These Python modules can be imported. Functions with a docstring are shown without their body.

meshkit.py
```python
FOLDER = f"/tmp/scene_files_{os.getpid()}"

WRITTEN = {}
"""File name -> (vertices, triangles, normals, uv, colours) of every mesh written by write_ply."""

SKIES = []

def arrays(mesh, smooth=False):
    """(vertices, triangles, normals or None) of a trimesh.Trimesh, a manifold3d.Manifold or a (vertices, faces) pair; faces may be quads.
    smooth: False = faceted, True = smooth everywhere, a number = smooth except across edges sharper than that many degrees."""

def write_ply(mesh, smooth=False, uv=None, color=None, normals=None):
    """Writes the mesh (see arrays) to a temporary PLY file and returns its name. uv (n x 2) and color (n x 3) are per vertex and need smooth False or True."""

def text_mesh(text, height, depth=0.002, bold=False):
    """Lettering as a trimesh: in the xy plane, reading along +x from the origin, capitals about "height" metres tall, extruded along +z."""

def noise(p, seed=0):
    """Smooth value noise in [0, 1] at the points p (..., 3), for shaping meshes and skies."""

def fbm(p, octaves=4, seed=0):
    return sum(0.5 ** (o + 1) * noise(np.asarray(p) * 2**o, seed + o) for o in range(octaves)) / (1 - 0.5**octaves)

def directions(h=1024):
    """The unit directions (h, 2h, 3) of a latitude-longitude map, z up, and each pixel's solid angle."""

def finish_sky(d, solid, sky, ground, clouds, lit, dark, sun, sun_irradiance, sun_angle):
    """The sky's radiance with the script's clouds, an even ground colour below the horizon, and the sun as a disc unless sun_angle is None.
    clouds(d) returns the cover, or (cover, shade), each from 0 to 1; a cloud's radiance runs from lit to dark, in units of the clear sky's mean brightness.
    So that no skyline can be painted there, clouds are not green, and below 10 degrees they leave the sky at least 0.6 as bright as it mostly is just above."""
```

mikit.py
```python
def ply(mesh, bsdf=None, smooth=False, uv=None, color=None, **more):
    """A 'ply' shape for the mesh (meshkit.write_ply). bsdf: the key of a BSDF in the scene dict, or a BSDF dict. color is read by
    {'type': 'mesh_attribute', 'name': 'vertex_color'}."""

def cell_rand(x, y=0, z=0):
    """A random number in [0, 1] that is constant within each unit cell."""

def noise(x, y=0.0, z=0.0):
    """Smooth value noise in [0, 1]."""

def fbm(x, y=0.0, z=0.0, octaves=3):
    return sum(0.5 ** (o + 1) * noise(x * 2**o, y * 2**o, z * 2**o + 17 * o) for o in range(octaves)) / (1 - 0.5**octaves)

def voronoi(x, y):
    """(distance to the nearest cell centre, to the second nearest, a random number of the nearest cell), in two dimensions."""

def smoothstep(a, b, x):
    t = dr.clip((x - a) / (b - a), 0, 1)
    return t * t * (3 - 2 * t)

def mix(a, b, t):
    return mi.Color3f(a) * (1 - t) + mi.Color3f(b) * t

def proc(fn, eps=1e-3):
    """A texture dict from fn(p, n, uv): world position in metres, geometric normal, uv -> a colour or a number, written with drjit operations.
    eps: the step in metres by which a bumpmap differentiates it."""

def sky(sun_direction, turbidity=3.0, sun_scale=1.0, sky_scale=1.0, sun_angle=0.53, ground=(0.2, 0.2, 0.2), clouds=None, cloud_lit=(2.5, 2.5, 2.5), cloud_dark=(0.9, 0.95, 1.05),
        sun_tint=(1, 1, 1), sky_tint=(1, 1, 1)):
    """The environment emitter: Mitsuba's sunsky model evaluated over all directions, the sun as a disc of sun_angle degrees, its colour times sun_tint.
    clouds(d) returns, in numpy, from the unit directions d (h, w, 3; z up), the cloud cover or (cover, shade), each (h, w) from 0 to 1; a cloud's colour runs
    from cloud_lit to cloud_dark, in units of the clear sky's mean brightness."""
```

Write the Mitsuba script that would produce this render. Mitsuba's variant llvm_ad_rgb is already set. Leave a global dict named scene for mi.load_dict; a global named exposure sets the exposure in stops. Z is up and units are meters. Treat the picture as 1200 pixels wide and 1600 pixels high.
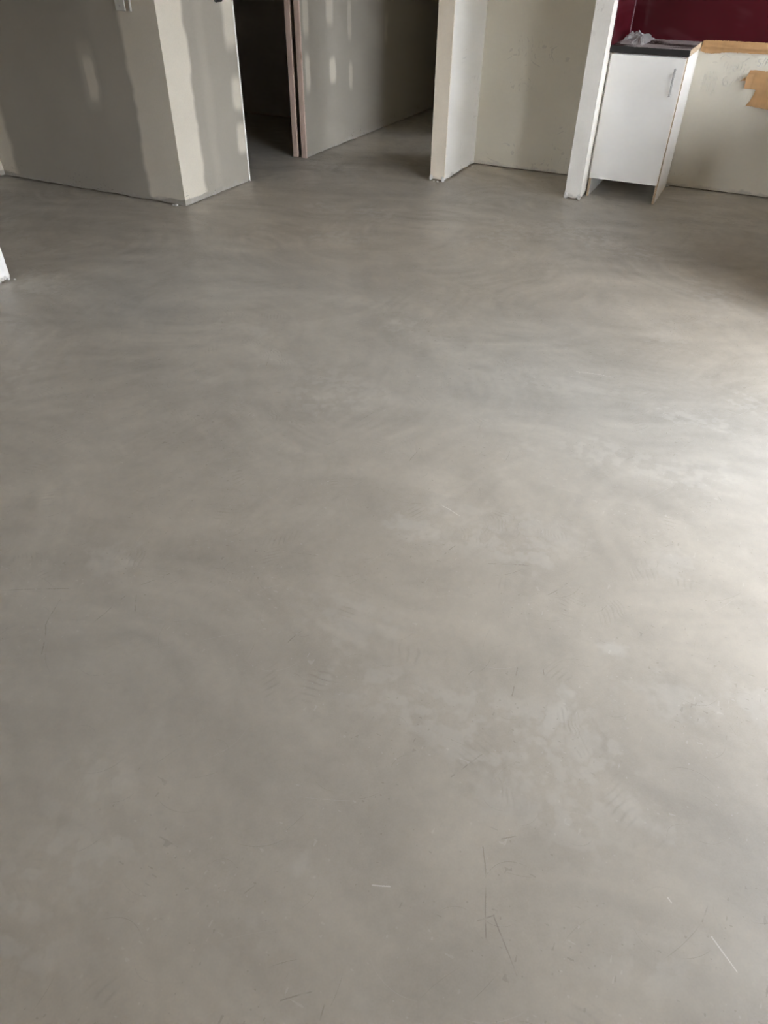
import math, random
import numpy as np, trimesh, drjit as dr, mitsuba as mi
import mikit, meshkit
from mikit import noise, fbm, voronoi, cell_rand, smoothstep, mix
from shapely.geometry import Polygon, box as sbox

T = mi.ScalarTransform4f
rng = np.random.default_rng(7)
scene, labels = {}, {}

# ------------------------------------------------------------------ camera, sky, exposure

EYE = np.array([0.0, 0.0, 1.38])
FWD = np.array([-0.33300127, 0.70418058, -0.6270884])
UP = np.array([-0.28268979, 0.55989781, 0.77884589])
scene['camera'] = {'type': 'perspective', 'fov': 2 * math.degrees(math.atan(600 / 1099.889)), 'fov_axis': 'x', 'near_clip': 0.02,
                   'to_world': T().look_at(origin=EYE.tolist(), target=(EYE + FWD).tolist(), up=UP.tolist())}


def cloud_cover(d):
    n = meshkit.fbm(d * 2.5 + 3.0, 4, seed=4)
    return np.clip(0.75 + 0.5 * n, 0, 1), np.clip(1.1 * n - 0.25, 0, 1)


scene['sky'] = mikit.sky((0.5, -0.5, 0.75), turbidity=4.0, sun_scale=0.0, sky_scale=1.0, ground=(0.30, 0.29, 0.27), clouds=cloud_cover,
                         cloud_lit=(1.23, 1.27, 1.34), cloud_dark=(0.84, 0.9, 0.98))

exposure = 7.6


# ------------------------------------------------------------------ helpers
def mat(key, d):
    scene[key] = d
    return key


def prin(color, rough=0.5, **kw):
    if callable(color):
        color = mikit.proc(color)
    elif isinstance(color, (tuple, list)):
        color = {'type': 'rgb', 'value': list(color)}
    if callable(rough):
        rough = mikit.proc(rough)
    return {'type': 'twosided', 'b': {'type': 'principled', 'base_color': color, 'roughness': rough, **kw}}


def bumped(inner, fn, scale=1.0, eps=1e-3):
    b = inner.get('b', inner)
    return {'type': 'twosided', 'b': {'type': 'bumpmap', 'arbitrary': mikit.proc(fn, eps), 'scale': scale, 'bsdf': b}}


def numbered(name):
    if name not in scene and not any(k.startswith(name + '__') for k in scene) and name not in labels:
        return name
    i = 1
    while f'{name}_{i:03d}' in scene or f'{name}_{i:03d}' in labels or any(k.startswith(f'{name}_{i:03d}__') for k in scene):
        i += 1
    return f'{name}_{i:03d}'


def obj(name, mesh, bsdf, parent=None, smooth=False, label=None):
    key = numbered(f'{parent}__{name}' if parent else name)
    scene[key] = mikit.ply(mesh, bsdf, smooth=smooth)
    if label:
        labels[key] = {'label': label}
    return key


def thing(name, label, cat, group=None):
    key = numbered(name)
    labels[key] = {'label': label, 'category': cat}
    if group:
        labels[key]['group'] = group
    return key


def tag(key, label, cat, group=None):
    labels[key] = {'label': label, 'category': cat}
    if group:
        labels[key]['group'] = group
    return key


def struct(key, label):
    labels[key] = {'label': label, 'kind': 'structure'}
    return key


def bx(x0, x1, y0, y1, z0, z1, r=0.0):
    """A box, its edges chamfered by r."""
    if r <= 0:
        m = trimesh.creation.box((x1 - x0, y1 - y0, z1 - z0))
        m.apply_translation(((x0 + x1) / 2, (y0 + y1) / 2, (z0 + z1) / 2))
        return m
    pts = []
    for x, sx in ((x0, 1), (x1, -1)):
        for y, sy in ((y0, 1), (y1, -1)):
            for z, sz in ((z0, 1), (z1, -1)):
                pts += [(x + sx * r, y + sy * r, z), (x + sx * r, y, z + sz * r), (x, y + sy * r, z + sz * r)]
    return trimesh.convex.convex_hull(np.array(pts))


def cat(*ms):
    return trimesh.util.concatenate(ms)


def cyl(a, b, r, n=20):
    return trimesh.creation.cylinder(radius=r, segment=[a, b], sections=n)


def upright(poly, axis, a0, a1):
    """A polygon in (u, z) made into a slab: axis 'y' = the slab spans y a0..a1 and u is x; axis 'x' = it spans x a0..a1 and u is y."""
    m = trimesh.creation.extrude_polygon(poly, a1 - a0, engine='earcut')
    v = m.vertices.copy()
    w = np.stack([v[:, 0], v[:, 2] + a0, v[:, 1]], 1) if axis == 'y' else np.stack([v[:, 2] + a0, v[:, 0], v[:, 1]], 1)
    m = trimesh.Trimesh(w, m.faces, process=False)
    m.fix_normals()
    return m


def ragged(u0, u1, z1, gap, amp, step=0.012, seed=0):
    """A wall outline whose bottom edge is torn and uneven, a little above the floor."""
    n = max(2, int((u1 - u0) / step))
    u = np.linspace(u0, u1, n + 1)
    q = np.stack([u * 14, u * 0 + seed, u * 0], 1)
    z = gap + amp * (meshkit.fbm(q, 4, seed) - 0.5) * 2
    z = np.maximum(z, 0.003)
    return Polygon([(u0, z1), *zip(u, z), (u1, z1)])


CEIL = 2.40


def wall(name, label, axis, a0, a1, u0, u1, bsdf, gap=0.012, amp=0.007, holes=(), z1=CEIL, plate=True, seed=0, base=True, inset=0.035):
    p = ragged(u0, u1, z1, gap, amp, seed=seed) if base else sbox(u0, 0, u1, z1)
    for h in holes:
        p = p.difference(sbox(*h))
    polys = getattr(p, 'geoms', [p])
    key = obj(name, cat(*[upright(g, axis, a0, a1) for g in polys]), bsdf)
    struct(key, label)
    if base and plate:
        i = inset
        spans = [(u0, u1)]
        for h in holes:
            if h[1] < 0.05:
                spans = [s for a, b in spans for s in ((a, min(b, h[0])), (max(a, h[2]), b)) if s[1] - s[0] > 0.01]
        ms = [bx(a + i, b - i, a0 + i, a1 - i, 0, gap + 0.012) if axis == 'y' else bx(a0 + i, a1 - i, a + i, b - i, 0, gap + 0.012) for a, b in spans]
        obj('bottom_plate', cat(*ms), 'pine', key, label='timber bottom plate in the gap under the boards')
    return key


# ------------------------------------------------------------------ materials
XB = -3.334          # plane of the left wall, doorway wall and hall wall
def ell(u, z, c, soft=0.35):
    """Soft-edged blot of jointing compound: centre u, z, half width, half height."""
    cu, cz, w, h = c
    a, b = dr.square((u - cu) / w), dr.square((z - cz) / h)
    return 1 - smoothstep(1 - soft, 1 + soft, dr.sqrt(dr.sqrt(a * a + b * b)))


def board(axis, paper, compound, strips=(), blots=(), dirt=0.04):
    """Raw plasterboard paper with trowelled jointing compound over joints (strips) and screw heads (blots) and smears of cement at the foot."""
    def fn(p, n, uv):
        u = p.x if axis == 'y' else p.y
        z = p.z
        wob = fbm(u * 9, z * 9, 3.1, 3) - 0.5
        m = mi.Float(0)
        for a, b, s, k in strips:
            e = wob * 0.05
            m = dr.maximum(m, k * smoothstep(a - s, a + s, u + e) * (1 - smoothstep(b - s, b + s, u + e)) * smoothstep(0.030, 0.042, z + wob * 0.05))
        for c in blots:
            m = dr.maximum(m, c[4] * ell(u + wob * 0.03, z + wob * 0.05, c[:4]))
        col = mix(paper, compound, m)
        g = fbm(u * 3, z * 2.2, 7.7, 4) - 0.5
        f = noise(u * 260, z * 260) - 0.5
        col = col * (1 + 0.16 * g + 0.05 * f)
        sm = (1 - smoothstep(dirt * 0.4, dirt, z + (fbm(u * 22, z * 30, 1.0, 3) - 0.5) * 0.05))
        col = mix(col, mi.Color3f(0.33, 0.315, 0.285) * (0.8 + 0.5 * fbm(u * 40, z * 40)), 0.55 * sm)
        sp = smoothstep(0.84, 0.90, noise(u * 95, z * 95, 4)) * (1 - smoothstep(0.02, 0.16, z)) * smoothstep(0.5, 0.65, noise(u * 6, z * 6, 8))
        return mix(col, mi.Color3f(0.12, 0.11, 0.1), 0.45 * sp)
    return fn


def painted(axis, color, seed=0.0, scuff=1.0):
    """Old wall paint: a faint roller mottle, scuffs, dents and grey cement smears along the foot."""
    def fn(p, n, uv):
        u = p.x + p.y
        z = p.z
        g = fbm(u * 2.3 + seed, z * 1.8, 5.0, 4) - 0.5
        f = noise(u * 220, z * 220, seed) - 0.5
        col = mi.Color3f(color) * (1 + 0.09 * g + 0.035 * f)
        sm = 1 - smoothstep(0.008, 0.030, z + (fbm(u * 25 + seed, z * 30, 2.0, 3) - 0.5) * 0.05)
        col = mix(col, mi.Color3f(0.36, 0.345, 0.31) * (0.8 + 0.5 * fbm(u * 40, z * 40)), 0.5 * sm)
        sc = smoothstep(0.72, 0.80, fbm(u * 60 + 14 * noise(u * 9, z * 9, 3), z * 34, seed + 9, 2)) * smoothstep(0.60, 0.75, fbm(u * 5, z * 5, seed + 3, 2))
        return mix(col, mi.Color3f(0.25, 0.235, 0.21), 0.20 * scuff * sc)
    return fn


PAPER, COMPOUND = (0.340, 0.313, 0.264), (0.60, 0.553, 0.467)   # bare plasterboard paper and jointing compound, the same on every board
mat('alcove_board', prin(board('y', PAPER, COMPOUND,
    strips=[(-3.62, -3.2, 0.022, 1.0), (-5.2, -4.86, 0.03, 0.75)],
    blots=[(-3.945, 0.70, 0.045, 0.12, 0.8), (-3.95, 0.72, 0.07, 0.17, 0.28), (-3.75, 0.9, 0.12, 0.5, 0.12)]), 0.8, specular=0.25))
mat('doorway_board', prin(board('x', PAPER, COMPOUND,
    strips=[(3.7, 4.115, 0.02, 1.0), (4.22, 4.30, 0.03, 0.12)],
    blots=[(4.59, 1.02, 0.085, 0.18, 0.8), (4.60, 0.57, 0.075, 0.10, 0.8), (4.60, 0.30, 0.07, 0.085, 0.85)]), 0.75, specular=0.25))
mat('hall_board', prin(board('x', PAPER, COMPOUND,
    blots=[(5.90, 1.00, 0.055, 0.12, 0.55), (5.93, 0.575, 0.05, 0.09, 0.75), (6.23, 0.90, 0.035, 0.13, 0.5), (6.24, 0.50, 0.03, 0.10, 0.5),
           (6.93, 0.80, 0.03, 0.11, 0.3), (5.53, 0.98, 0.04, 0.14, 0.7), (5.53, 0.60, 0.035, 0.12, 0.7)]), 0.8, specular=0.25))
end_paint = painted('x', (0.76, 0.755, 0.73), 1.0)
raw_back = board('x', PAPER, COMPOUND, strips=[(3.78, 4.0, 0.02, 0.9)])
mat('white_board', prin(lambda p, n, uv: dr.select(p.x > XB - 0.01, end_paint(p, n, uv), raw_back(p, n, uv)), 0.7, specular=0.3))
mat('alcove_end_board', prin(raw_back, 0.8, specular=0.25))
mat('stub_paint', prin(painted('x', (0.71, 0.685, 0.635), 2.0), 0.65, specular=0.3))
mat('cream_paint', prin(painted('x', (0.70, 0.625, 0.515), 4.0), 0.65, specular=0.3))
mat('niche_paint', prin(painted('y', (0.60, 0.56, 0.465), 5.0, 1.2), 0.65, specular=0.3))
mat('kitchen_paint', prin(painted('y', (0.65, 0.61, 0.52), 8.0, 0.8), 0.65, specular=0.3))
mat('room_paint', prin((0.37, 0.33, 0.27), 0.8, specular=0.2))
mat('ceiling_paint', prin((0.44, 0.40, 0.34), 0.9, specular=0.1))
mat('dark_paint', prin((0.48, 0.45, 0.42), 0.9, specular=0.1))


def pine(tone):
    def fn(p, n, uv):
        a = p.x * 30 + p.y * 30
        g = fbm(a + 2.0 * fbm(p.x * 8, p.y * 8, p.z * 1.2), p.z * 1.5, 2.0, 3)
        r = smoothstep(0.35, 0.6, noise(a * 9 + 3 * noise(p.z * 3), p.z * 2.0, 4.0))
        k = smoothstep(0.80, 0.86, noise(p.x * 28, p.y * 28, p.z * 7))
        c = mi.Color3f(tone) * (0.82 + 0.34 * g) * (0.93 + 0.07 * r)
        return mix(c, mi.Color3f(0.25, 0.13, 0.08), 0.6 * k)
    return fn


mat('pine', prin(pine((0.60, 0.455, 0.385)), 0.65, specular=0.3))
mat('melamine', prin(lambda p, n, uv: mi.Color3f(0.79, 0.775, 0.745) * (1 + 0.02 * (noise(p.x * 5, p.z * 5, p.y * 5) - 0.5)), 0.38, specular=0.45))


def chip(p, n, uv):
    v = noise(p.x * 300, p.y * 300, p.z * 170)
    return mix((0.30, 0.21, 0.13), (0.62, 0.50, 0.36), v)


mat('chipboard', prin(chip, 0.85, specular=0.15))


def bench_col(p, n, uv):
    d = smoothstep(0.36, 0.62, fbm(p.x * 5, p.y * 7, 2.0, 4)) * smoothstep(0.5, 0.9, n.z)  # lavender sheen of the upper face, painted into the colour as soft patches
    s = smoothstep(0.66, 0.85, noise(p.x * 60, p.y * 60)) * smoothstep(0.5, 0.9, n.z)
    c = mix((0.020, 0.019, 0.018), (0.42, 0.385, 0.40), 0.8 * d)
    return mix(c, mi.Color3f(0.6, 0.58, 0.56), 0.3 * s)


mat('bench_laminate', prin(bench_col, 0.38, specular=0.35))


def red_glass(p, n, uv):
    d = fbm(p.x * 5, p.z * 5, p.y * 5, 3)
    sm = smoothstep(0.60, 0.72, fbm(p.x * 3, p.z * 13 + p.x * 3, 4.0, 3)) * 0.10
    return mix(mi.Color3f(0.057, 0.0065, 0.0105) * (0.85 + 0.3 * d), mi.Color3f(0.16, 0.08, 0.09), sm)


mat('burgundy_glass', prin(red_glass, 0.10, specular=0.3))
mat('grey_silicone', prin((0.22, 0.13, 0.15), 0.4))


def kraft(p, n, uv):
    f = fbm(p.x * 60, p.z * 14, p.y * 40, 3)
    w = fbm(p.x * 9, p.z * 22, 1.0, 4)
    return mi.Color3f(0.47, 0.28, 0.135) * (0.80 + 0.22 * f + 0.20 * w)


mat('kraft', prin(kraft, 0.75, specular=0.2))
mat('steel', prin((0.42, 0.41, 0.40), 0.35, metallic=0.9))
mat('switch_plastic', prin((0.56, 0.555, 0.52), 0.45))
mat('black_plastic', prin((0.012, 0.012, 0.012), 0.45))
mat('pencil', prin((0.30, 0.29, 0.285), 0.7))
mat('plaster', prin(lambda p, n, uv: mix((0.42, 0.41, 0.39), (0.72, 0.70, 0.67), noise(p.x * 120, p.y * 120, p.z * 120)), 0.9))
mat('galvanised', {'type': 'roughconductor', 'material': 'Al', 'alpha': 0.35})
mat('aluminium', prin((0.10, 0.10, 0.105), 0.4, metallic=0.3))
mat('pane', {'type': 'thindielectric', 'int_ior': 1.5})
mat('film_sheen', prin((0.62, 0.61, 0.61), 0.18, specular=0.7))
mat('clear_film', {'type': 'blendbsdf', 'weight': 0.68, 'a': {'type': 'ref', 'id': 'film_sheen'}, 'b': {'type': 'thindielectric', 'int_ior': 1.6}})

# --- the trowelled cement floor -------------------------------------------------
SCRATCHES = [('d',-0.211,0.802,-0.168,0.883),('d',-0.072,0.727,-0.039,0.751),('d',-0.100,0.696,-0.037,0.524),('d',-0.041,0.581,0.025,0.505),('d',-0.066,0.563,-0.042,0.584),('l',0.327,0.720,0.368,0.679),('l',0.242,0.757,0.250,0.751),('l',-0.262,0.530,-0.228,0.543),('d',-0.257,0.372,-0.240,0.301),('d',-1.205,0.793,-1.208,0.867),('d',-1.208,0.867,-1.197,0.954),('d',-1.197,0.954,-1.153,1.027),('d',-1.518,0.774,-1.358,0.857),('d',-1.247,0.665,-1.312,0.739),('d',-1.312,0.739,-1.348,0.824),('d',-0.316,0.298,-0.259,0.339),('d',-0.475,0.405,-0.460,0.435),('d',-0.122,1.192,-0.108,1.155),('d',-0.170,1.146,-0.161,1.066),('d',-0.272,1.063,-0.264,1.093),('d',-0.175,1.424,-0.132,1.496),('d',-0.359,1.475,-0.248,1.516),('d',0.191,2.128,0.231,2.054),('l',-0.584,1.661,-0.512,1.643),('d',-0.721,0.967,-0.708,1.009),('d',-1.177,0.923,-1.132,0.877),('d',0.309,0.741,0.313,0.782),('l',-0.425,2.759,-0.269,2.776),('d',-1.602,2.203,-1.667,2.352),('d',-0.777,1.842,-0.779,1.930),('d',-0.490,1.456,-0.460,1.534)]
CHALK = [(0.03,1.30,0.057,0.025,1),(-0.05,1.07,0.03,0.075,1),(0.02,1.00,0.036,0.045,.7),(0.19,1.21,0.10,0.06,.6),(-0.60,1.53,0.09,0.045,.7),(-0.52,1.66,0.13,0.063,.5),(0.06,2.58,0.12,0.06,.8),(-1.32,1.01,0.064,0.068,.6),(-0.60,1.11,0.12,0.09,.5),(0.17,0.89,0.06,0.035,.7),(-0.09,0.81,0.06,0.05,.5),(-0.24,1.69,0.12,0.06,.5),(-1.89,2.46,0.15,0.055,.6),(-3.10,2.39,0.12,0.08,.9),(-0.99,2.74,0.17,0.063,.4),(-0.44,2.62,0.21,0.065,.5),(-0.40,0.50,0.02,0.04,.5),(-0.83,0.39,0.04,0.02,.5),(0.13,1.72,0.08,0.06,.5),(0.36,1.30,0.06,0.06,.6),(-0.15,3.33,0.08,0.13,.5),(-3.42,2.99,0.08,0.02,.6),(-1.56,2.96,0.19,0.063,.4),(-1.58,2.29,0.14,0.06,.4)]

FANS = [(-2.896,2.346,2.79,19.30,9.05,-1.51,4.7,0.8),(-2.757,2.311,2.11,19.19,12.21,0.40,3.8,0.6),(-2.399,2.216,0.04,-12.64,33.12,34.58,1.2,0.8),(-1.874,2.063,5.31,27.30,17.93,-2.89,3.0,0.6),(-1.979,2.359,8.06,8.45,6.78,-7.77,2.5,0.5),(-2.057,2.591,4.74,-15.44,9.67,9.77,3.7,0.7),(-1.640,2.311,-1.69,-18.29,12.44,13.30,4.5,1.0),(-1.777,2.367,1.56,-22.49,14.44,15.63,3.4,0.7),(-1.492,1.861,12.45,13.55,6.86,-6.26,4.0,0.7),(-1.321,1.885,3.87,-26.22,15.37,16.20,3.7,0.8),(-1.956,1.754,9.09,22.99,18.42,-4.74,2.1,0.6),(-2.222,1.618,14.40,-0.01,2.85,21.88,2.7,0.6),(-1.895,1.407,6.51,-28.68,15.38,22.33,2.9,0.5),(-0.818,1.933,3.96,-22.46,21.28,16.25,2.6,0.5),(-0.438,1.568,2.33,-26.72,20.26,10.85,4.1,0.8),(-0.381,1.657,5.67,-17.74,11.80,5.38,5.7,0.7),(-0.241,1.694,8.70,-22.93,15.08,9.16,5.0,0.6),(-0.033,1.050,7.19,-21.64,19.14,7.04,4.9,1.0),(-0.083,0.825,7.42,-22.76,23.22,9.93,3.4,0.6),(-0.005,1.443,13.49,-17.45,17.96,10.58,3.8,0.7),(-0.194,1.457,57.99,45.62,-2.97,-30.43,2.6,0.4),(0.037,1.630,12.18,-11.80,18.90,10.72,2.9,0.6),(-0.094,3.354,0.79,-12.85,14.47,5.71,4.1,0.6),(-1.301,1.033,-0.13,25.03,16.48,2.77,4.0,0.7),(-1.645,1.730,8.71,-29.31,15.15,19.12,3.3,0.5),(-1.656,3.149,13.53,9.88,-0.03,-14.35,1.8,0.4),(-0.947,2.621,14.45,11.08,-0.97,-21.68,1.9,0.4),(0.016,1.000,19.20,-21.05,23.00,17.03,2.9,0.6)]


def fans(x, y):
    """The clusters of short trowel ridges that stand out on this floor: place, the 2x2 map to (along, across) and the number of ridges."""
    w1, w2 = noise(x * 35, y * 35, 41) - 0.5, noise(x * 35, y * 35, 47) - 0.5
    out = mi.Float(0)
    for cx, cy, a, b, c, d, n, k in FANS:
        qx, qy = x - cx, y - cy
        u, v = a * qx + b * qy + 0.5 * w1, c * qx + d * qy + 0.3 * w2
        m = (1 - smoothstep(0.55, 1.1, dr.abs(u))) * (1 - smoothstep(0.6, 1.15, dr.abs(v)))
        out = dr.maximum(out, k * m * (0.35 + 0.65 * noise(v * n + 0.25, cx * 9.0, n)) * dr.power(0.5 + 0.5 * dr.sin((v + 0.18 * u * u) * (6.2832 * n)), 6))
    return out * smoothstep(0.35, 0.65, noise(x * 50, y * 50, 44))


def streaks(x, y, ang, sx, sy, seed):
    c, s = math.cos(ang), math.sin(ang)
    u, v = x * c + y * s, -x * s + y * c
    return fbm(u * sx, v * sy, seed, 3)


def hatch(x, y, size, seed):
    """Trowel chatter: in some cells a fan of short ridges. Returns (mask, phase)."""
    cx, cy = dr.floor(x / size), dr.floor(y / size)
    fx, fy = x / size - cx - 0.5, y / size - cy - 0.5
    r1, r2, r3, r4 = (cell_rand(cx, cy, seed + k) for k in range(4))
    ax = r3 * 6.2832
    qx, qy = fx - (r1 - 0.5) * 0.3, fy - (r2 - 0.5) * 0.3
    u, v = qx * dr.cos(ax) + qy * dr.sin(ax), -qx * dr.sin(ax) + qy * dr.cos(ax)
    v = v + 1.6 * u * u
    wob = noise(x * 30, y * 30, seed) - 0.5
    m = (1 - smoothstep(0.05, 0.30, dr.abs(u))) * (1 - smoothstep(0.02, 0.13, dr.abs(v + 0.08 * wob))) * smoothstep(0.50, 0.75, r4)
    th = size * 2 * 3.1416 / 0.016 * u * (0.8 + 0.5 * r1) + (r2 - 0.5) * 60 * v + 3.0 * wob
    return m * smoothstep(0.35, 0.6, noise(x * 22, y * 22, seed + 6)), th


def swoosh(x, y, size, seed):
    """Arcs of the trowel: streaks that run round a point chosen for each cell, faded at the cell's edge. Returns (weight, streak)."""
    cx, cy = dr.floor(x / size), dr.floor(y / size)
    fx, fy = x / size - cx - 0.5, y / size - cy - 0.5
    r1, r2 = cell_rand(cx, cy, seed), cell_rand(cx, cy, seed + 1)
    a = r1 * 6.2832
    qx, qy = fx - (0.5 + 0.7 * r2) * dr.cos(a), fy - (0.5 + 0.7 * r2) * dr.sin(a)
    rad, ang = dr.sqrt(qx * qx + qy * qy), dr.atan2(qy, qx)
    w = (1 - smoothstep(0.30, 0.5, dr.abs(fx))) * (1 - smoothstep(0.30, 0.5, dr.abs(fy)))
    return w, fbm(rad * size * 24, ang * 2.0 + 13 * r2, cx * 3.7 + cy * 5.3, 3) - 0.5


def fine_scratches(x, y, size, seed, width):
    cx, cy = dr.floor(x / size), dr.floor(y / size)
    fx, fy = (x / size - cx - 0.5) * size, (y / size - cy - 0.5) * size
    r1, r2, r3, r4 = (cell_rand(cx, cy, seed + k) for k in range(4))
    a = r3 * 3.1416
    qx, qy = fx - (r1 - 0.5) * size * 0.4, fy - (r2 - 0.5) * size * 0.4
    u, v = qx * dr.cos(a) + qy * dr.sin(a), -qx * dr.sin(a) + qy * dr.cos(a)
    v = v + (r1 - 0.5) * 4 * u * u / size
    return (1 - smoothstep(width * 0.4, width, dr.abs(v))) * (1 - smoothstep(size * 0.12, size * 0.3, dr.abs(u))) * smoothstep(0.45, 0.5, r4) * (0.4 + 0.6 * r2)


def floor_fields(p):
    wx = p.x + 0.22 * (fbm(p.x * 1.6, p.y * 1.6, 3.0, 2) - 0.5)
    wy = p.y + 0.22 * (fbm(p.x * 1.6, p.y * 1.6, 9.0, 2) - 0.5)
    cloud = fbm(wx * 1.1, wy * 1.1, 1.0, 4) - 0.5
    w1, s1 = swoosh(wx, wy, 0.62, 100)
    w2, s2 = swoosh(wx + 0.31, wy + 0.31, 0.62, 110)
    sel = smoothstep(0.40, 0.60, noise(wx * 0.7, wy * 0.7, 20.0))
    wisp = dr.lerp(streaks(wx, wy, 0.35, 2.2, 8.5, 5.0), streaks(wx, wy, -0.5, 2.4, 7.5, 6.0), sel) - 0.5
    st = 0.55 * (w1 * s1 + w2 * s2) + 0.65 * wisp
    return wx, wy, cloud, st


def chalk(wx, wy):
    br = fbm(wx * 34, wy * 34, 8.0, 3)
    ch = smoothstep(0.58, 0.76, fbm(wx * 2.4, wy * 3.2, 12.0, 3)) * smoothstep(0.42, 0.66, br) * 0.6
    for cx, cy, a, b, k in CHALK:
        d = dr.sqrt(dr.square((wx - cx) / a) + dr.square((wy - cy) / b))
        ch = dr.maximum(ch, k * (1 - smoothstep(0.2, 1.3, d + 2.2 * (br - 0.5))))
    return ch


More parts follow.
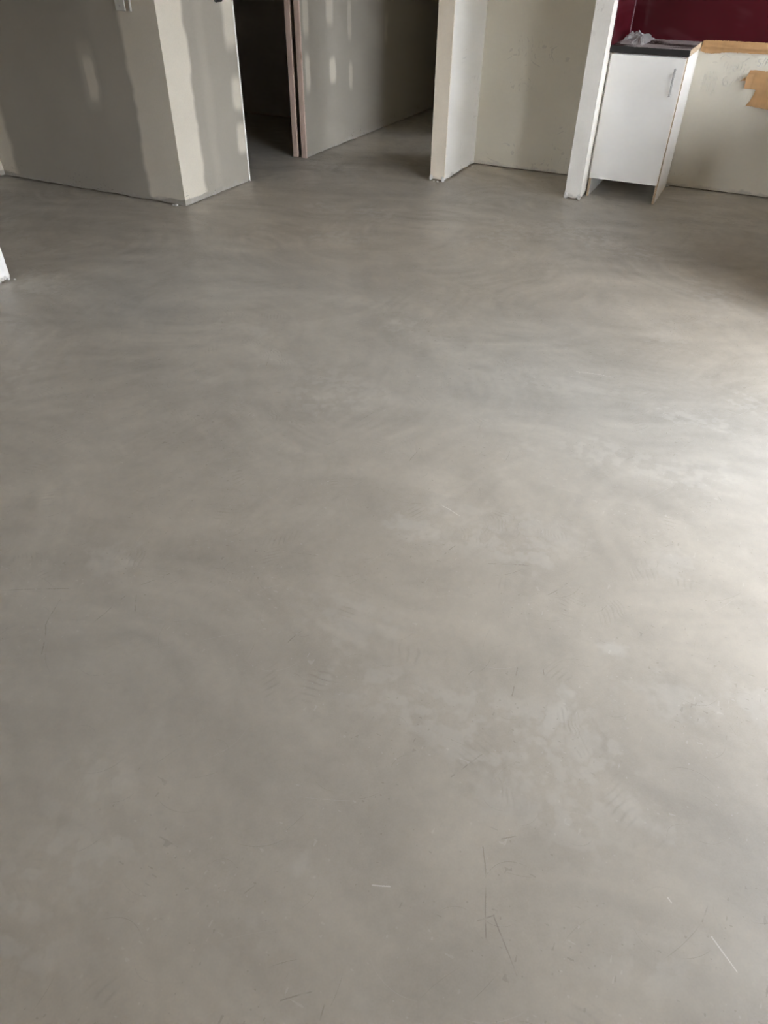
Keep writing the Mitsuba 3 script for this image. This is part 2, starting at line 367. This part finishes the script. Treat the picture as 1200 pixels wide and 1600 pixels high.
def floor_colour(p, n, uv):
    wx, wy, cloud, st = floor_fields(p)
    x, y = p.x, p.y
    grain = noise(x * 420, y * 420) - 0.5
    grain2 = fbm(x * 60, y * 60, 4.0, 3) - 0.5
    val = 1 + 0.34 * cloud + 0.34 * st + 0.05 * grain + 0.08 * grain2 + 0.16 * (fbm(wx * 7, wy * 9, 14.0, 3) - 0.5)
    warm = fbm(wx * 0.8, wy * 0.8, 31.0, 2) - 0.5
    col = mi.Color3f(0.362 + 0.03 * warm, 0.336, 0.293 - 0.03 * warm) * val
    col = mix(col, mi.Color3f(0.50, 0.48, 0.44), 0.36 * chalk(p.x + 0.35 * (wx - p.x), p.y + 0.35 * (wy - p.y)))
    m1, t1 = hatch(wx, wy, 0.34, 40)
    m2, t2 = hatch(wx + 0.2, wy + 0.13, 0.27, 50)
    rid = m1 * dr.power(0.5 + 0.5 * dr.sin(t1), 4) + m2 * dr.power(0.5 + 0.5 * dr.sin(t2), 4)
    fn_ = fans(x, y)
    col = col * (1 - 0.11 * rid - 0.17 * fn_) + mi.Color3f(0.030, 0.028, 0.025) * fans(x + 0.004, y + 0.004)
    sc = fine_scratches(x, y, 0.19, 60, 0.0011) + fine_scratches(x + 0.07, y + 0.05, 0.11, 70, 0.0008)
    col = col * (1 - 0.16 * dr.minimum(sc, 1))
    sl = fine_scratches(x + 0.31, y + 0.17, 0.23, 80, 0.0009)
    col = mix(col, mi.Color3f(0.6, 0.58, 0.55), 0.16 * sl)
    dark, light = mi.Float(0), mi.Float(0)
    jx, jy = 0.012 * (noise(x * 14, y * 14, 2) - 0.5), 0.012 * (noise(x * 14, y * 14, 5) - 0.5)
    for kind, ax, ay, bx_, by_ in SCRATCHES:
        dx, dy = bx_ - ax, by_ - ay
        L2 = dx * dx + dy * dy
        t = dr.clip(((x + jx - ax) * dx + (y + jy - ay) * dy) / L2, 0, 1)
        d = dr.sqrt(dr.square(x + jx - ax - t * dx) + dr.square(y + jy - ay - t * dy))
        m = 1 - smoothstep(0.0004, 0.0020, d)
        if kind == 'd':
            dark = dr.maximum(dark, m)
        else:
            light = dr.maximum(light, m)
    col = col * (1 - 0.24 * dark * smoothstep(0.30, 0.65, noise(x * 60, y * 60, 6)))
    col = mix(col, mi.Color3f(0.7, 0.68, 0.65), 0.45 * light)
    pit = smoothstep(0.93, 0.96, noise(x * 110, y * 110, 11)) * smoothstep(0.45, 0.6, noise(x * 5, y * 5, 12))
    fleck = smoothstep(0.93, 0.96, noise(x * 95, y * 95, 15)) * smoothstep(0.5, 0.62, noise(x * 7, y * 7, 16))
    col = col * (1 - 0.15 * pit)
    return mix(col, mi.Color3f(0.62, 0.60, 0.57), 0.16 * fleck)


def floor_rough(p, n, uv):
    wx, wy, cloud, st = floor_fields(p)
    return dr.clip(0.42 - 0.22 * cloud - 0.25 * st, 0.25, 0.65)


def floor_bump(p, n, uv):
    wx, wy, cloud, st = floor_fields(p)
    m1, t1 = hatch(wx, wy, 0.34, 40)
    m2, t2 = hatch(wx + 0.2, wy + 0.13, 0.27, 50)
    rid = m1 * dr.sin(t1) + m2 * dr.sin(t2) - 1.0 * fans(p.x, p.y)
    return 0.0010 * st + 0.00022 * rid + 0.00006 * fbm(p.x * 60, p.y * 60, 1.0, 2) - 0.0002 * fine_scratches(p.x, p.y, 0.19, 60, 0.002)


mat('cement_floor', bumped(prin(floor_colour, floor_rough, specular=0.5), floor_bump, 1.0, 2e-3))

# ------------------------------------------------------------------ the setting
XB = -3.334          # plane of the left wall, doorway wall and hall wall
YA, Y2, Y3 = 3.879, 4.634, 5.455
XW = -5.01
XD0, XD1 = -2.169, -2.055
XE0, XE1 = -1.142, -1.034
YS = 5.312           # front of the two stub walls
YN, YK = 5.95, 6.02
XR, YBACK, YEND = 1.85, -2.6, 10.2

floor = obj('floor', bx(-7.2, XR + 0.1, YBACK - 0.1, YEND + 0.1, -0.12, 0.0), 'cement_floor')
struct(floor, 'grey trowelled cement floor with cloudy mottling, pale patches and fine scratches')
CH = []
cp = sbox(-7.2, YBACK - 0.1, XR + 0.1, YEND + 0.1)
for h in CH:
    cp = cp.difference(sbox(*h))
cm = trimesh.creation.extrude_polygon(cp, 0.1, engine='earcut')
cm.apply_translation((0, 0, CEIL))
struct(obj('ceiling', cm, 'ceiling_paint'), 'flat pale ceiling over the room')

wall('wall_left', 'white end of a cross wall at the left edge with a chipped foot', 'y', 2.294, 2.404, -7.1, XB + 0.032, 'white_board', seed=1, gap=0.016)
wa = wall('wall_alcove', 'dark grey raw plasterboard wall with pale jointing strip, facing the room on the left', 'y', YA, YA + 0.11, XW - 0.1, XB - 0.0006, 'alcove_board', seed=2, gap=0.010)
wb = wall('wall_doorway', 'beige raw plasterboard wall with white jointing between corner and dark doorway', 'x', XB - 0.111, XB, YA + 0.0006, Y2 - 0.014, 'doorway_board', seed=3, gap=0.007, amp=0.004)
obj('corner_bead', bx(XB - 0.112, XB + 0.003, Y2 - 0.014, Y2, 0.004, CEIL, 0.001), 'white_board', wb, label='thin white edge bead at the doorway')
wall('wall_alcove_end', 'pale wall closing the alcove on the far left', 'x', XW - 0.11, XW, 2.404, YA, 'alcove_end_board', seed=4)
# the head over the pocket door and the hollow wall the door slides into
struct(obj('wall_head', bx(XB - 0.111, XB, Y2, Y3, 2.06, CEIL), 'room_paint'), 'plasterboard over the pocket doorway')
wh = wall('wall_hall', 'grey raw plasterboard hall wall with pale plastered screw patches', 'x', XB - 0.012, XB, Y3 + 0.002, YEND, 'hall_board', seed=5, gap=0.008, amp=0.005, plate=False)
obj('lining', upright(ragged(Y3 + 0.002, YEND, CEIL, 0.008, 0.004, seed=6), 'x', XB - 0.127, XB - 0.115), 'hall_board', wh, label='plasterboard lining on the far side of the pocket')
obj('bottom_plate', bx(XB - 0.11, XB - 0.016, Y3 + 0.90, YEND, 0.0, 0.03), 'pine', wh)
d1 = 'door_1'
struct(d1, 'pocket doorway to the dark room with two bare pine jamb strips and a dark slot between')
obj('jamb_strip', bx(XB - 0.045, XB, Y3 - 0.012, Y3 + 0.008, 0.002, 2.06, 0.002), 'pine', d1)
obj('jamb_strip', bx(XB - 0.127, XB - 0.082, Y3 - 0.012, Y3 + 0.008, 0.002, 2.06, 0.002), 'pine', d1)
obj('pocket_stud', bx(XB - 0.112, XB - 0.016, Y3 + 0.86, Y3 + 0.90, 0.0, 2.06), 'pine', d1)
wd = wall('wall_niche_left', 'white stub wall with a cream end between the hall and the empty niche with a broken foot', 'x', XD0, XD1, YS, YEND, 'stub_paint', seed=7, gap=0.014, amp=0.006, inset=0.035, holes=[(6.2, 0.0, 7.0, 2.06)])  # the hole is an added, unseen opening that lets light into the hall
obj('end_board', upright(ragged(XD0 + 0.0005, XD1 - 0.0005, CEIL, 0.016, 0.006, seed=17), 'y', YS - 0.010, YS), 'cream_paint', wd, label='cream painted end board')
wall('wall_niche_back', 'cream back wall of the empty niche', 'y', YN, YN + 0.1, XD1, XE0, 'niche_paint', seed=8, gap=0.009, amp=0.004)
we = wall('wall_niche_right', 'white stub wall between the empty niche and the kitchen cabinet, chipped at the foot', 'x', XE0, XE1, YS, YK + 0.1, 'stub_paint', seed=9, gap=0.012, amp=0.006, inset=0.035)
wk = wall('wall_kitchen', 'cream kitchen wall with pencil scribbles and torn brown paper', 'y', YK, YK + 0.1, XE1, XR + 0.1, 'kitchen_paint', seed=10, gap=0.006, amp=0.004)
wall('wall_hall_end', 'dark wall at the far end of the hall', 'y', YEND, YEND + 0.1, XB - 3.7, XR + 0.1, 'dark_paint', base=False)
wall('wall_dark_room', 'far wall of the unlit room behind the doorway', 'y', 6.85, 6.95, -7.0, XB - 0.14, 'dark_paint', seed=12)
wall('wall_dark_side', 'side wall of the unlit room', 'x', -7.1, -7.0, YA, 6.95, 'dark_paint', base=False)
wall('wall_alcove_back', 'back of the alcove wall', 'y', YA, YA + 0.11, -7.1, XW - 0.1, 'dark_paint', base=False)
# glazed sides of the room, behind and to the right of the camera
RW = [(1.35, 0.0, 3.1, 2.05), (4.1, 1.02, 5.5, 1.95), (7.2, 0.7, 8.9, 2.1)]  # the last opening is added out of view to brighten the hall
BW = [(-6.4, 0.05, -4.2, 1.25)]
wall('wall_right', 'white wall with a wide glazed opening on the right, outside the picture', 'x', XR, XR + 0.1, YBACK - 0.1, YEND + 0.1, 'room_paint', holes=RW, base=False)
wall('wall_behind', 'white wall with a wide glazed opening behind the viewer', 'y', YBACK - 0.1, YBACK, -7.2, XR + 0.1, 'room_paint', holes=BW, base=False)
wall('wall_far_left', 'white wall of the space on the left, outside the picture', 'x', -7.2, -7.1, YBACK, 2.404, 'room_paint', base=False)


def glazing(key, label, axis, a, h):
    u0, z0, u1, z1 = h
    struct(key, label)
    fr = [sbox(u0, z0, u1, z1).difference(sbox(u0 + 0.05, z0 + 0.05, u1 - 0.05, z1 - 0.05))]
    mid = (u0 + u1) / 2
    obj('frame', upright(fr[0], axis, a - 0.03, a + 0.03), 'aluminium', key)
    obj('mullion', upright(sbox(mid - 0.035, z0 + 0.05, mid + 0.035, z1 - 0.05), axis, a - 0.03, a + 0.03), 'aluminium', key)
    for s, (p, q) in enumerate(((u0 + 0.05, mid - 0.035), (mid + 0.035, u1 - 0.05))):
        r = np.array([[p, z0 + 0.05], [q, z0 + 0.05], [q, z1 - 0.05], [p, z1 - 0.05]])
        v = np.stack([r[:, 0], r[:, 0] * 0 + a, r[:, 1]], 1) if axis == 'y' else np.stack([r[:, 0] * 0 + a, r[:, 0], r[:, 1]], 1)
        obj('pane', (v, np.array([[0, 1, 2, 3]])), 'pane', key)


glazing('window_1', 'wide glazed sliding door in the right wall, outside the picture', 'x', XR + 0.05, RW[0])
glazing('window_2', 'kitchen window over the bench in the right wall, outside the picture', 'x', XR + 0.05, RW[1])
glazing('window_3', 'window in the space on the left behind the viewer, outside the picture', 'y', YBACK - 0.05, BW[0])
glazing('added_window_4', 'unseen window added behind the kitchen to light the hall, outside the picture', 'x', XR + 0.05, RW[2])  # added, unseen; its daylight reaches the hall wall through the hole

struct(obj('floor_terrace', bx(XR + 0.1, XR + 2.4, -2.6, 6.1, -0.2, -0.03), 'room_paint'), 'pale terrace outside the glazed door')

# ------------------------------------------------------------------ the base cabinet
CX0, CX1 = -1.022, -0.549
YF = 5.445           # face of the door
cab = thing('base_cabinet', 'white base cabinet with open toe space under a short black benchtop', 'cabinet')
side = sbox(YF + 0.018, 0.0, YK - 0.012, 0.862)
obj('side_panel', upright(side, 'x', CX0, CX0 + 0.016), 'melamine', cab)
obj('side_panel', upright(side, 'x', CX1 - 0.016, CX1), 'melamine', cab)
obj('edge_strip', bx(CX0 + 0.0005, CX0 + 0.0155, YF + 0.0165, YF + 0.018, 0.0, 0.862), 'chipboard', cab, label='raw chipboard edge of the left side panel')
obj('edge_strip', bx(CX1 - 0.0155, CX1 - 0.0005, YF + 0.0165, YF + 0.018, 0.0, 0.862), 'chipboard', cab, label='raw chipboard edge of the right side panel')
obj('bottom_panel', bx(CX0 + 0.016, CX1 - 0.016, YF + 0.02, YK - 0.03, 0.128, 0.144), 'melamine', cab)
obj('back_panel', bx(CX0 + 0.016, CX1 - 0.016, YK - 0.03, YK - 0.02, 0.10, 0.862), 'melamine', cab)
obj('rail', bx(CX0 + 0.016, CX1 - 0.016, YF + 0.02, YF + 0.10, 0.846, 0.862), 'melamine', cab)
obj('filler_strip', bx(XE1 + 0.001, CX0 - 0.001, YF + 0.03, YF + 0.046, 0.115, 0.862, 0.001), 'melamine', cab, label='narrow white filler strip beside the stub wall')
door = obj('door', bx(CX0 + 0.004, CX1 - 0.0075, YF, YF + 0.016, 0.122, 0.858, 0.0012), 'melamine', cab)
hx = -0.606
hd = obj('handle', cat(cyl((hx, YF - 0.034, 0.652), (hx, YF - 0.034, 0.805), 0.006), cyl((hx, YF - 0.034, 0.682), (hx, YF, 0.682), 0.005), cyl((hx, YF - 0.034, 0.775), (hx, YF, 0.775), 0.005)),
         'steel', door, smooth=40, label='brushed steel bar handle')
bt = obj('benchtop', bx(XE1 + 0.001, -0.545, YF - 0.004, YK - 0.002, 0.866, 0.904, 0.002), 'bench_laminate')
tag(bt, 'short dark benchtop with dusty smears and a painted lavender sheen on top of the white base cabinet', 'benchtop')
obj('cut_end', bx(-0.545, -0.5435, YF, YK - 0.003, 0.868, 0.902), 'chipboard', bt, label='raw chipboard end where the top was cut')

sp = obj('splashback_panel', bx(-1.026, XR, YK - 0.008, YK - 0.0005, 0.9045, 1.56, 0.0008), 'burgundy_glass')
tag(sp, 'long burgundy glass splashback on the back wall above benchtop and brown paper', 'splashback')
sp2 = obj('splashback_panel', bx(XE1 + 0.0005, XE1 + 0.0075, YF - 0.002, YK - 0.009, 0.9045, 1.56, 0.0008), 'burgundy_glass')
tag(sp2, 'narrow burgundy glass splashback return on the side of the white stub wall', 'splashback')
obj('silicone_joint', bx(XE1 + 0.0075, XE1 + 0.0125, YK - 0.014, YK - 0.008, 0.9045, 1.56), 'grey_silicone', sp2, label='pale silicone joint in the corner')


# crumpled clear film on the benchtop
def crumple(x0, x1, y0, y1, z, h, nx=46, ny=40, seed=3):
    x, y = np.meshgrid(np.linspace(x0, x1, nx), np.linspace(y0, y1, ny), indexing='ij')
    q = np.stack([x * 30, y * 18, x * 0], -1)
    a = np.abs(meshkit.fbm(q, 3, seed) - 0.5) * 2
    b = np.abs(meshkit.fbm(q * 1.9 + 5, 3, seed + 1) - 0.5) * 2
    e = np.minimum(np.minimum(x - x0, x1 - x) / (x1 - x0), np.minimum(y - y0, y1 - y) / (y1 - y0)) * 4
    env = np.clip(e, 0, 1) ** 0.6
    zz = z + 0.001 + h * env * (0.25 + 1.1 * (1 - a) * (1 - b) * meshkit.noise(q * 0.5, 9))
    jx, jy = 0.012 * (meshkit.noise(q * 1.3, 21) - 0.5), 0.03 * (meshkit.noise(q * 1.3, 22) - 0.5)
    v = np.stack([x + jx, y + jy, zz], -1).reshape(-1, 3)
    i, j = np.meshgrid(np.arange(nx - 1), np.arange(ny - 1), indexing='ij')
    k = i * ny + j
    return v, np.stack([k, k + ny, k + ny + 1, k + 1], -1).reshape(-1, 4)


cf = obj('plastic_film', crumple(-1.000, -0.850, 5.55, 5.99, 0.904, 0.055), 'clear_film', smooth=False)
tag(cf, 'crumpled clear plastic film lying in the back left corner of the benchtop', 'plastic film')


# torn brown paper left on the kitchen wall
def paper(poly, y, bulge, curl=None, seed=1, size=0.012):
    m = trimesh.creation.extrude_polygon(poly, 0.0006, engine='earcut')
    m = m.subdivide_to_size(size)
    v = m.vertices.copy()
    q = np.stack([v[:, 0] * 18, v[:, 1] * 30, v[:, 0] * 0], 1)
    off = bulge * meshkit.fbm(q, 3, seed)
    if curl is not None:
        off = off + curl(v[:, 0], v[:, 1])
    w = np.stack([v[:, 0], y - 0.0012 - off - v[:, 2], v[:, 1]], 1)
    m = trimesh.Trimesh(w, m.faces, process=False)
    m.fix_normals()
    return m


def torn(points, step=0.006, amp=0.003, seed=0):
    out = []
    r = np.random.default_rng(seed)
    for (x0, z0), (x1, z1) in zip(points, points[1:] + points[:1]):
        n = max(1, int(math.hypot(x1 - x0, z1 - z0) / step))
        for i in range(n):
            t = i / n
            j = amp * (r.random(2) - 0.5) if i else (0, 0)
            out.append((x0 + (x1 - x0) * t + j[0], z0 + (z1 - z0) * t + j[1]))
    return Polygon(out).buffer(0)


strip = torn([(-0.541, 0.852), (-0.50, 0.843), (-0.46, 0.842), (-0.42, 0.846), (-0.38, 0.853), (-0.33, 0.855), (-0.25, 0.855), (-0.12, 0.856), (0.35, 0.857), (0.9, 0.857), (0.9, 0.917), (0.2, 0.919), (-0.12, 0.918), (-0.30, 0.918), (-0.50, 0.915), (-0.536, 0.911)], seed=1)
ps = obj('masking_paper', paper(strip, YK - 0.0085, 0.004, lambda x, z: 0.012 * np.exp(-((z - 0.882) / 0.012) ** 2), 2), 'kraft', smooth=50)
tag(ps, 'long strip of brown masking paper along the lower edge of the splashback', 'paper')
scrap = torn([(-0.198, 0.764), (-0.15, 0.765), (-0.089, 0.762), (0.05, 0.761), (0.16, 0.765), (0.21, 0.72), (0.19, 0.61), (0.16, 0.548), (0.05, 0.545), (-0.018, 0.547), (-0.08, 0.554), (-0.128, 0.557), (-0.166, 0.556), (-0.147, 0.585), (-0.136, 0.622), (-0.131, 0.653), (-0.165, 0.657), (-0.207, 0.658), (-0.206, 0.695), (-0.209, 0.703), (-0.245, 0.697), (-0.225, 0.712), (-0.205, 0.732)], seed=2, amp=0.002)
pc = obj('masking_paper', paper(scrap, YK, 0.006, lambda x, z: 0.020 * np.clip((-0.165 - x) / 0.04, 0, 1) * np.clip((x + 0.222) / 0.008, 0, 1) * (z < 0.74) + 0.03 * np.clip((0.60 - z) / 0.06, 0, 1) * np.clip((x + 0.15) / 0.1, 0, 1), 5), 'kraft', smooth=50)
tag(pc, 'torn scrap of brown masking paper stuck in the middle of the cream kitchen wall', 'paper')


# pencil writing on the kitchen wall
def strokes(lines, y, w=0.0011):
    ms = []
    for ln in lines:
        for (x0, z0), (x1, z1) in zip(ln, ln[1:]):
            dx, dz = x1 - x0, z1 - z0
            L = math.hypot(dx, dz) or 1
            nx, nz = -dz / L * w, dx / L * w
            a = [(x0 - nx, z0 - nz), (x0 + nx, z0 + nz), (x1 + nx, z1 + nz), (x1 - nx, z1 - nz)]
            v = [(p, y, q) for p, q in a] + [(p, y - 0.0003, q) for p, q in a]
            f = [[4, 5, 6], [4, 6, 7], [0, 1, 5], [0, 5, 4], [1, 2, 6], [1, 6, 5], [2, 3, 7], [2, 7, 6], [3, 0, 4], [3, 4, 7]]
            ms.append(trimesh.Trimesh(v, f, process=False))
    return cat(*ms)


def arc(cx, cz, rx, rz, a0, a1, n=9):
    t = np.radians(np.linspace(a0, a1, n))
    return list(zip(cx + rx * np.cos(t), cz + rz * np.sin(t)))


w1 = [arc(-0.155, 0.818, 0.010, 0.010, 30, 250), arc(-0.157, 0.798, 0.011, 0.011, 90, -140), [(-0.139, 0.783), (-0.126, 0.835)],
      [(-0.117, 0.790), (-0.112, 0.836), (-0.103, 0.805), (-0.093, 0.836), (-0.088, 0.790)]]
obj('pencil_writing', strokes(w1, YK - 0.0002), 'pencil', wk, label='pencilled S/M')
w2 = [arc(-0.335, 0.690, 0.016, 0.028, 60, 260), arc(-0.330, 0.678, 0.013, 0.014, 0, 360), [(-0.302, 0.664), (-0.280, 0.712)], [(-0.268, 0.690), (-0.266, 0.722)], arc(-0.245, 0.710, 0.011, 0.016, 0, 360)]
obj('pencil_writing', strokes(w2, YK - 0.0002, 0.0008), 'pencil', wk, label='pencilled 6/10')
r = np.random.default_rng(5)
w3 = []
for i in range(9):
    x = -0.485 + 0.011 * i + 0.006 * r.random()
    z0, z1 = 0.60 + 0.05 * r.random(), 0.70 + 0.05 * r.random()
    w3.append([(x, z0), (x + 0.006 * r.random(), (z0 + z1) / 2), (x + 0.004, z1)])
for i in range(7):
    x = -0.37 + 0.022 * i
    w3.append([(x, 0.745 + 0.01 * r.random()), (x + 0.004, 0.785 + 0.012 * r.random())])
w3 += [arc(-0.30, 0.765, 0.014, 0.018, -90, 90), arc(-0.37, 0.815, 0.03, 0.02, 200, 20), [(-0.26, 0.80), (-0.225, 0.828)]]
obj('pencil_writing', strokes(w3, YK - 0.0002, 0.0006), 'pencil', wk, label='faint pencil scribbles')

# a kitchen run along the right wall, outside the picture; it shades the corner of floor and wall there
kr = thing('kitchen_bench', 'white kitchen bench run along the right wall, outside the picture', 'kitchen bench')
obj('carcass', bx(0.62, XR - 0.002, 3.55, YK - 0.04, 0.12, 0.862), 'melamine', kr)
obj('plinth', bx(0.68, XR - 0.002, 3.57, YK - 0.04, 0.0, 0.12), 'melamine', kr)
obj('top', bx(0.60, XR - 0.002, 3.53, YK - 0.04, 0.862, 0.90, 0.002), 'bench_laminate', kr)
for q in range(4):
    y0 = 3.56 + q * 0.602
    f = obj('door', bx(0.602, 0.618, y0, y0 + 0.598, 0.125, 0.858, 0.001), 'melamine', kr)

# ------------------------------------------------------------------ switches
ls = thing('light_switch', 'white light switch plate on the dark grey plasterboard wall', 'light switch')
obj('plate', bx(-3.624, -3.552, YA - 0.009, YA, 1.061, 1.176, 0.003), 'switch_plastic', ls)
obj('side_trim', bx(-3.519, -3.508, YA - 0.013, YA, 1.061, 1.176, 0.002), 'switch_plastic', ls, label='thin pale upright strip beside the plate')
obj('rocker', bx(-3.597, -3.579, YA - 0.013, YA - 0.008, 1.11, 1.14, 0.002), 'switch_plastic', ls)
obj('screw', cyl((-3.588, YA - 0.0105, 1.085), (-3.588, YA - 0.006, 1.085), 0.004, 12), 'steel', ls)
bs = thing('light_switch', 'black wall switch on the beige plasterboard wall by the doorway', 'light switch')
obj('plate', bx(XB, XB + 0.014, 4.437, 4.507, 1.088, 1.205, 0.004), 'black_plastic', bs)
obj('rocker', bx(XB + 0.013, XB + 0.018, 4.455, 4.489, 1.12, 1.175, 0.002), 'black_plastic', bs)


# ------------------------------------------------------------------ broken feet of the stub walls and crumbs of plaster
def lump(c, s, seed):
    m = trimesh.creation.icosphere(subdivisions=2)
    v = m.vertices * (0.65 + 0.7 * meshkit.fbm(m.vertices * 2.2 + seed, 3, seed)[:, None])
    v = v * np.asarray(s) + np.asarray(c)
    v[:, 2] = np.maximum(v[:, 2], 0.0)
    return trimesh.Trimesh(v, m.faces, process=False)


for host, x0, x1 in ((wd, XD0, XD1), (we, XE0, XE1)):
    for x in (x0 + 0.008, x1 - 0.008):
        ms = [lump((x + 0.008 * (rng.random() - 0.5), (YS - 0.011 if host == wd else YS - 0.001), 0.010 + 0.02 * rng.random()), (0.008 + 0.006 * rng.random(), 0.006, 0.010 + 0.008 * rng.random()), 30 + i) for i in range(5)]
        obj('crumbled_corner', cat(*ms), 'plaster', host, label='broken plaster and bent bead at the foot of the corner')
ms = [lump((XB + 0.033, 2.392 - 0.018 * i, 0.012 + 0.012 * rng.random()), (0.005, 0.008, 0.010), 50 + i) for i in range(4)]
obj('crumbled_corner', cat(*ms), 'plaster', 'wall_left', label='broken plaster at the foot of the wall end')

CRUMBS = [(-3.405, 3.866, .014, 'at the foot of the dark plasterboard wall, the larger of two'), (-3.43, 3.864, .009, 'at the foot of the dark plasterboard wall, the smaller of two'),
          (-2.10, 5.285, .009, 'before the cream wall end, the larger of two'), (-2.13, 5.29, .006, 'before the cream wall end, the smaller of two'),
          (-2.04, 5.86, .007, 'along the left side of the niche'), (-1.21, 5.935, .006, 'at the back of the niche'),
          (-0.535, 5.99, .012, 'between the base cabinet and the kitchen wall'), (-3.285, 2.415, .007, 'at the white wall end on the left')]
for i, (x, y, s, where) in enumerate(CRUMBS):
    c = obj('plaster_crumb', lump((x, y, s * 0.45), (s, s * 0.8, s * 0.6), 70 + i), 'plaster', smooth=30)
    tag(c, f'plaster crumb {where}', 'plaster crumb', 'plaster crumbs on the floor')
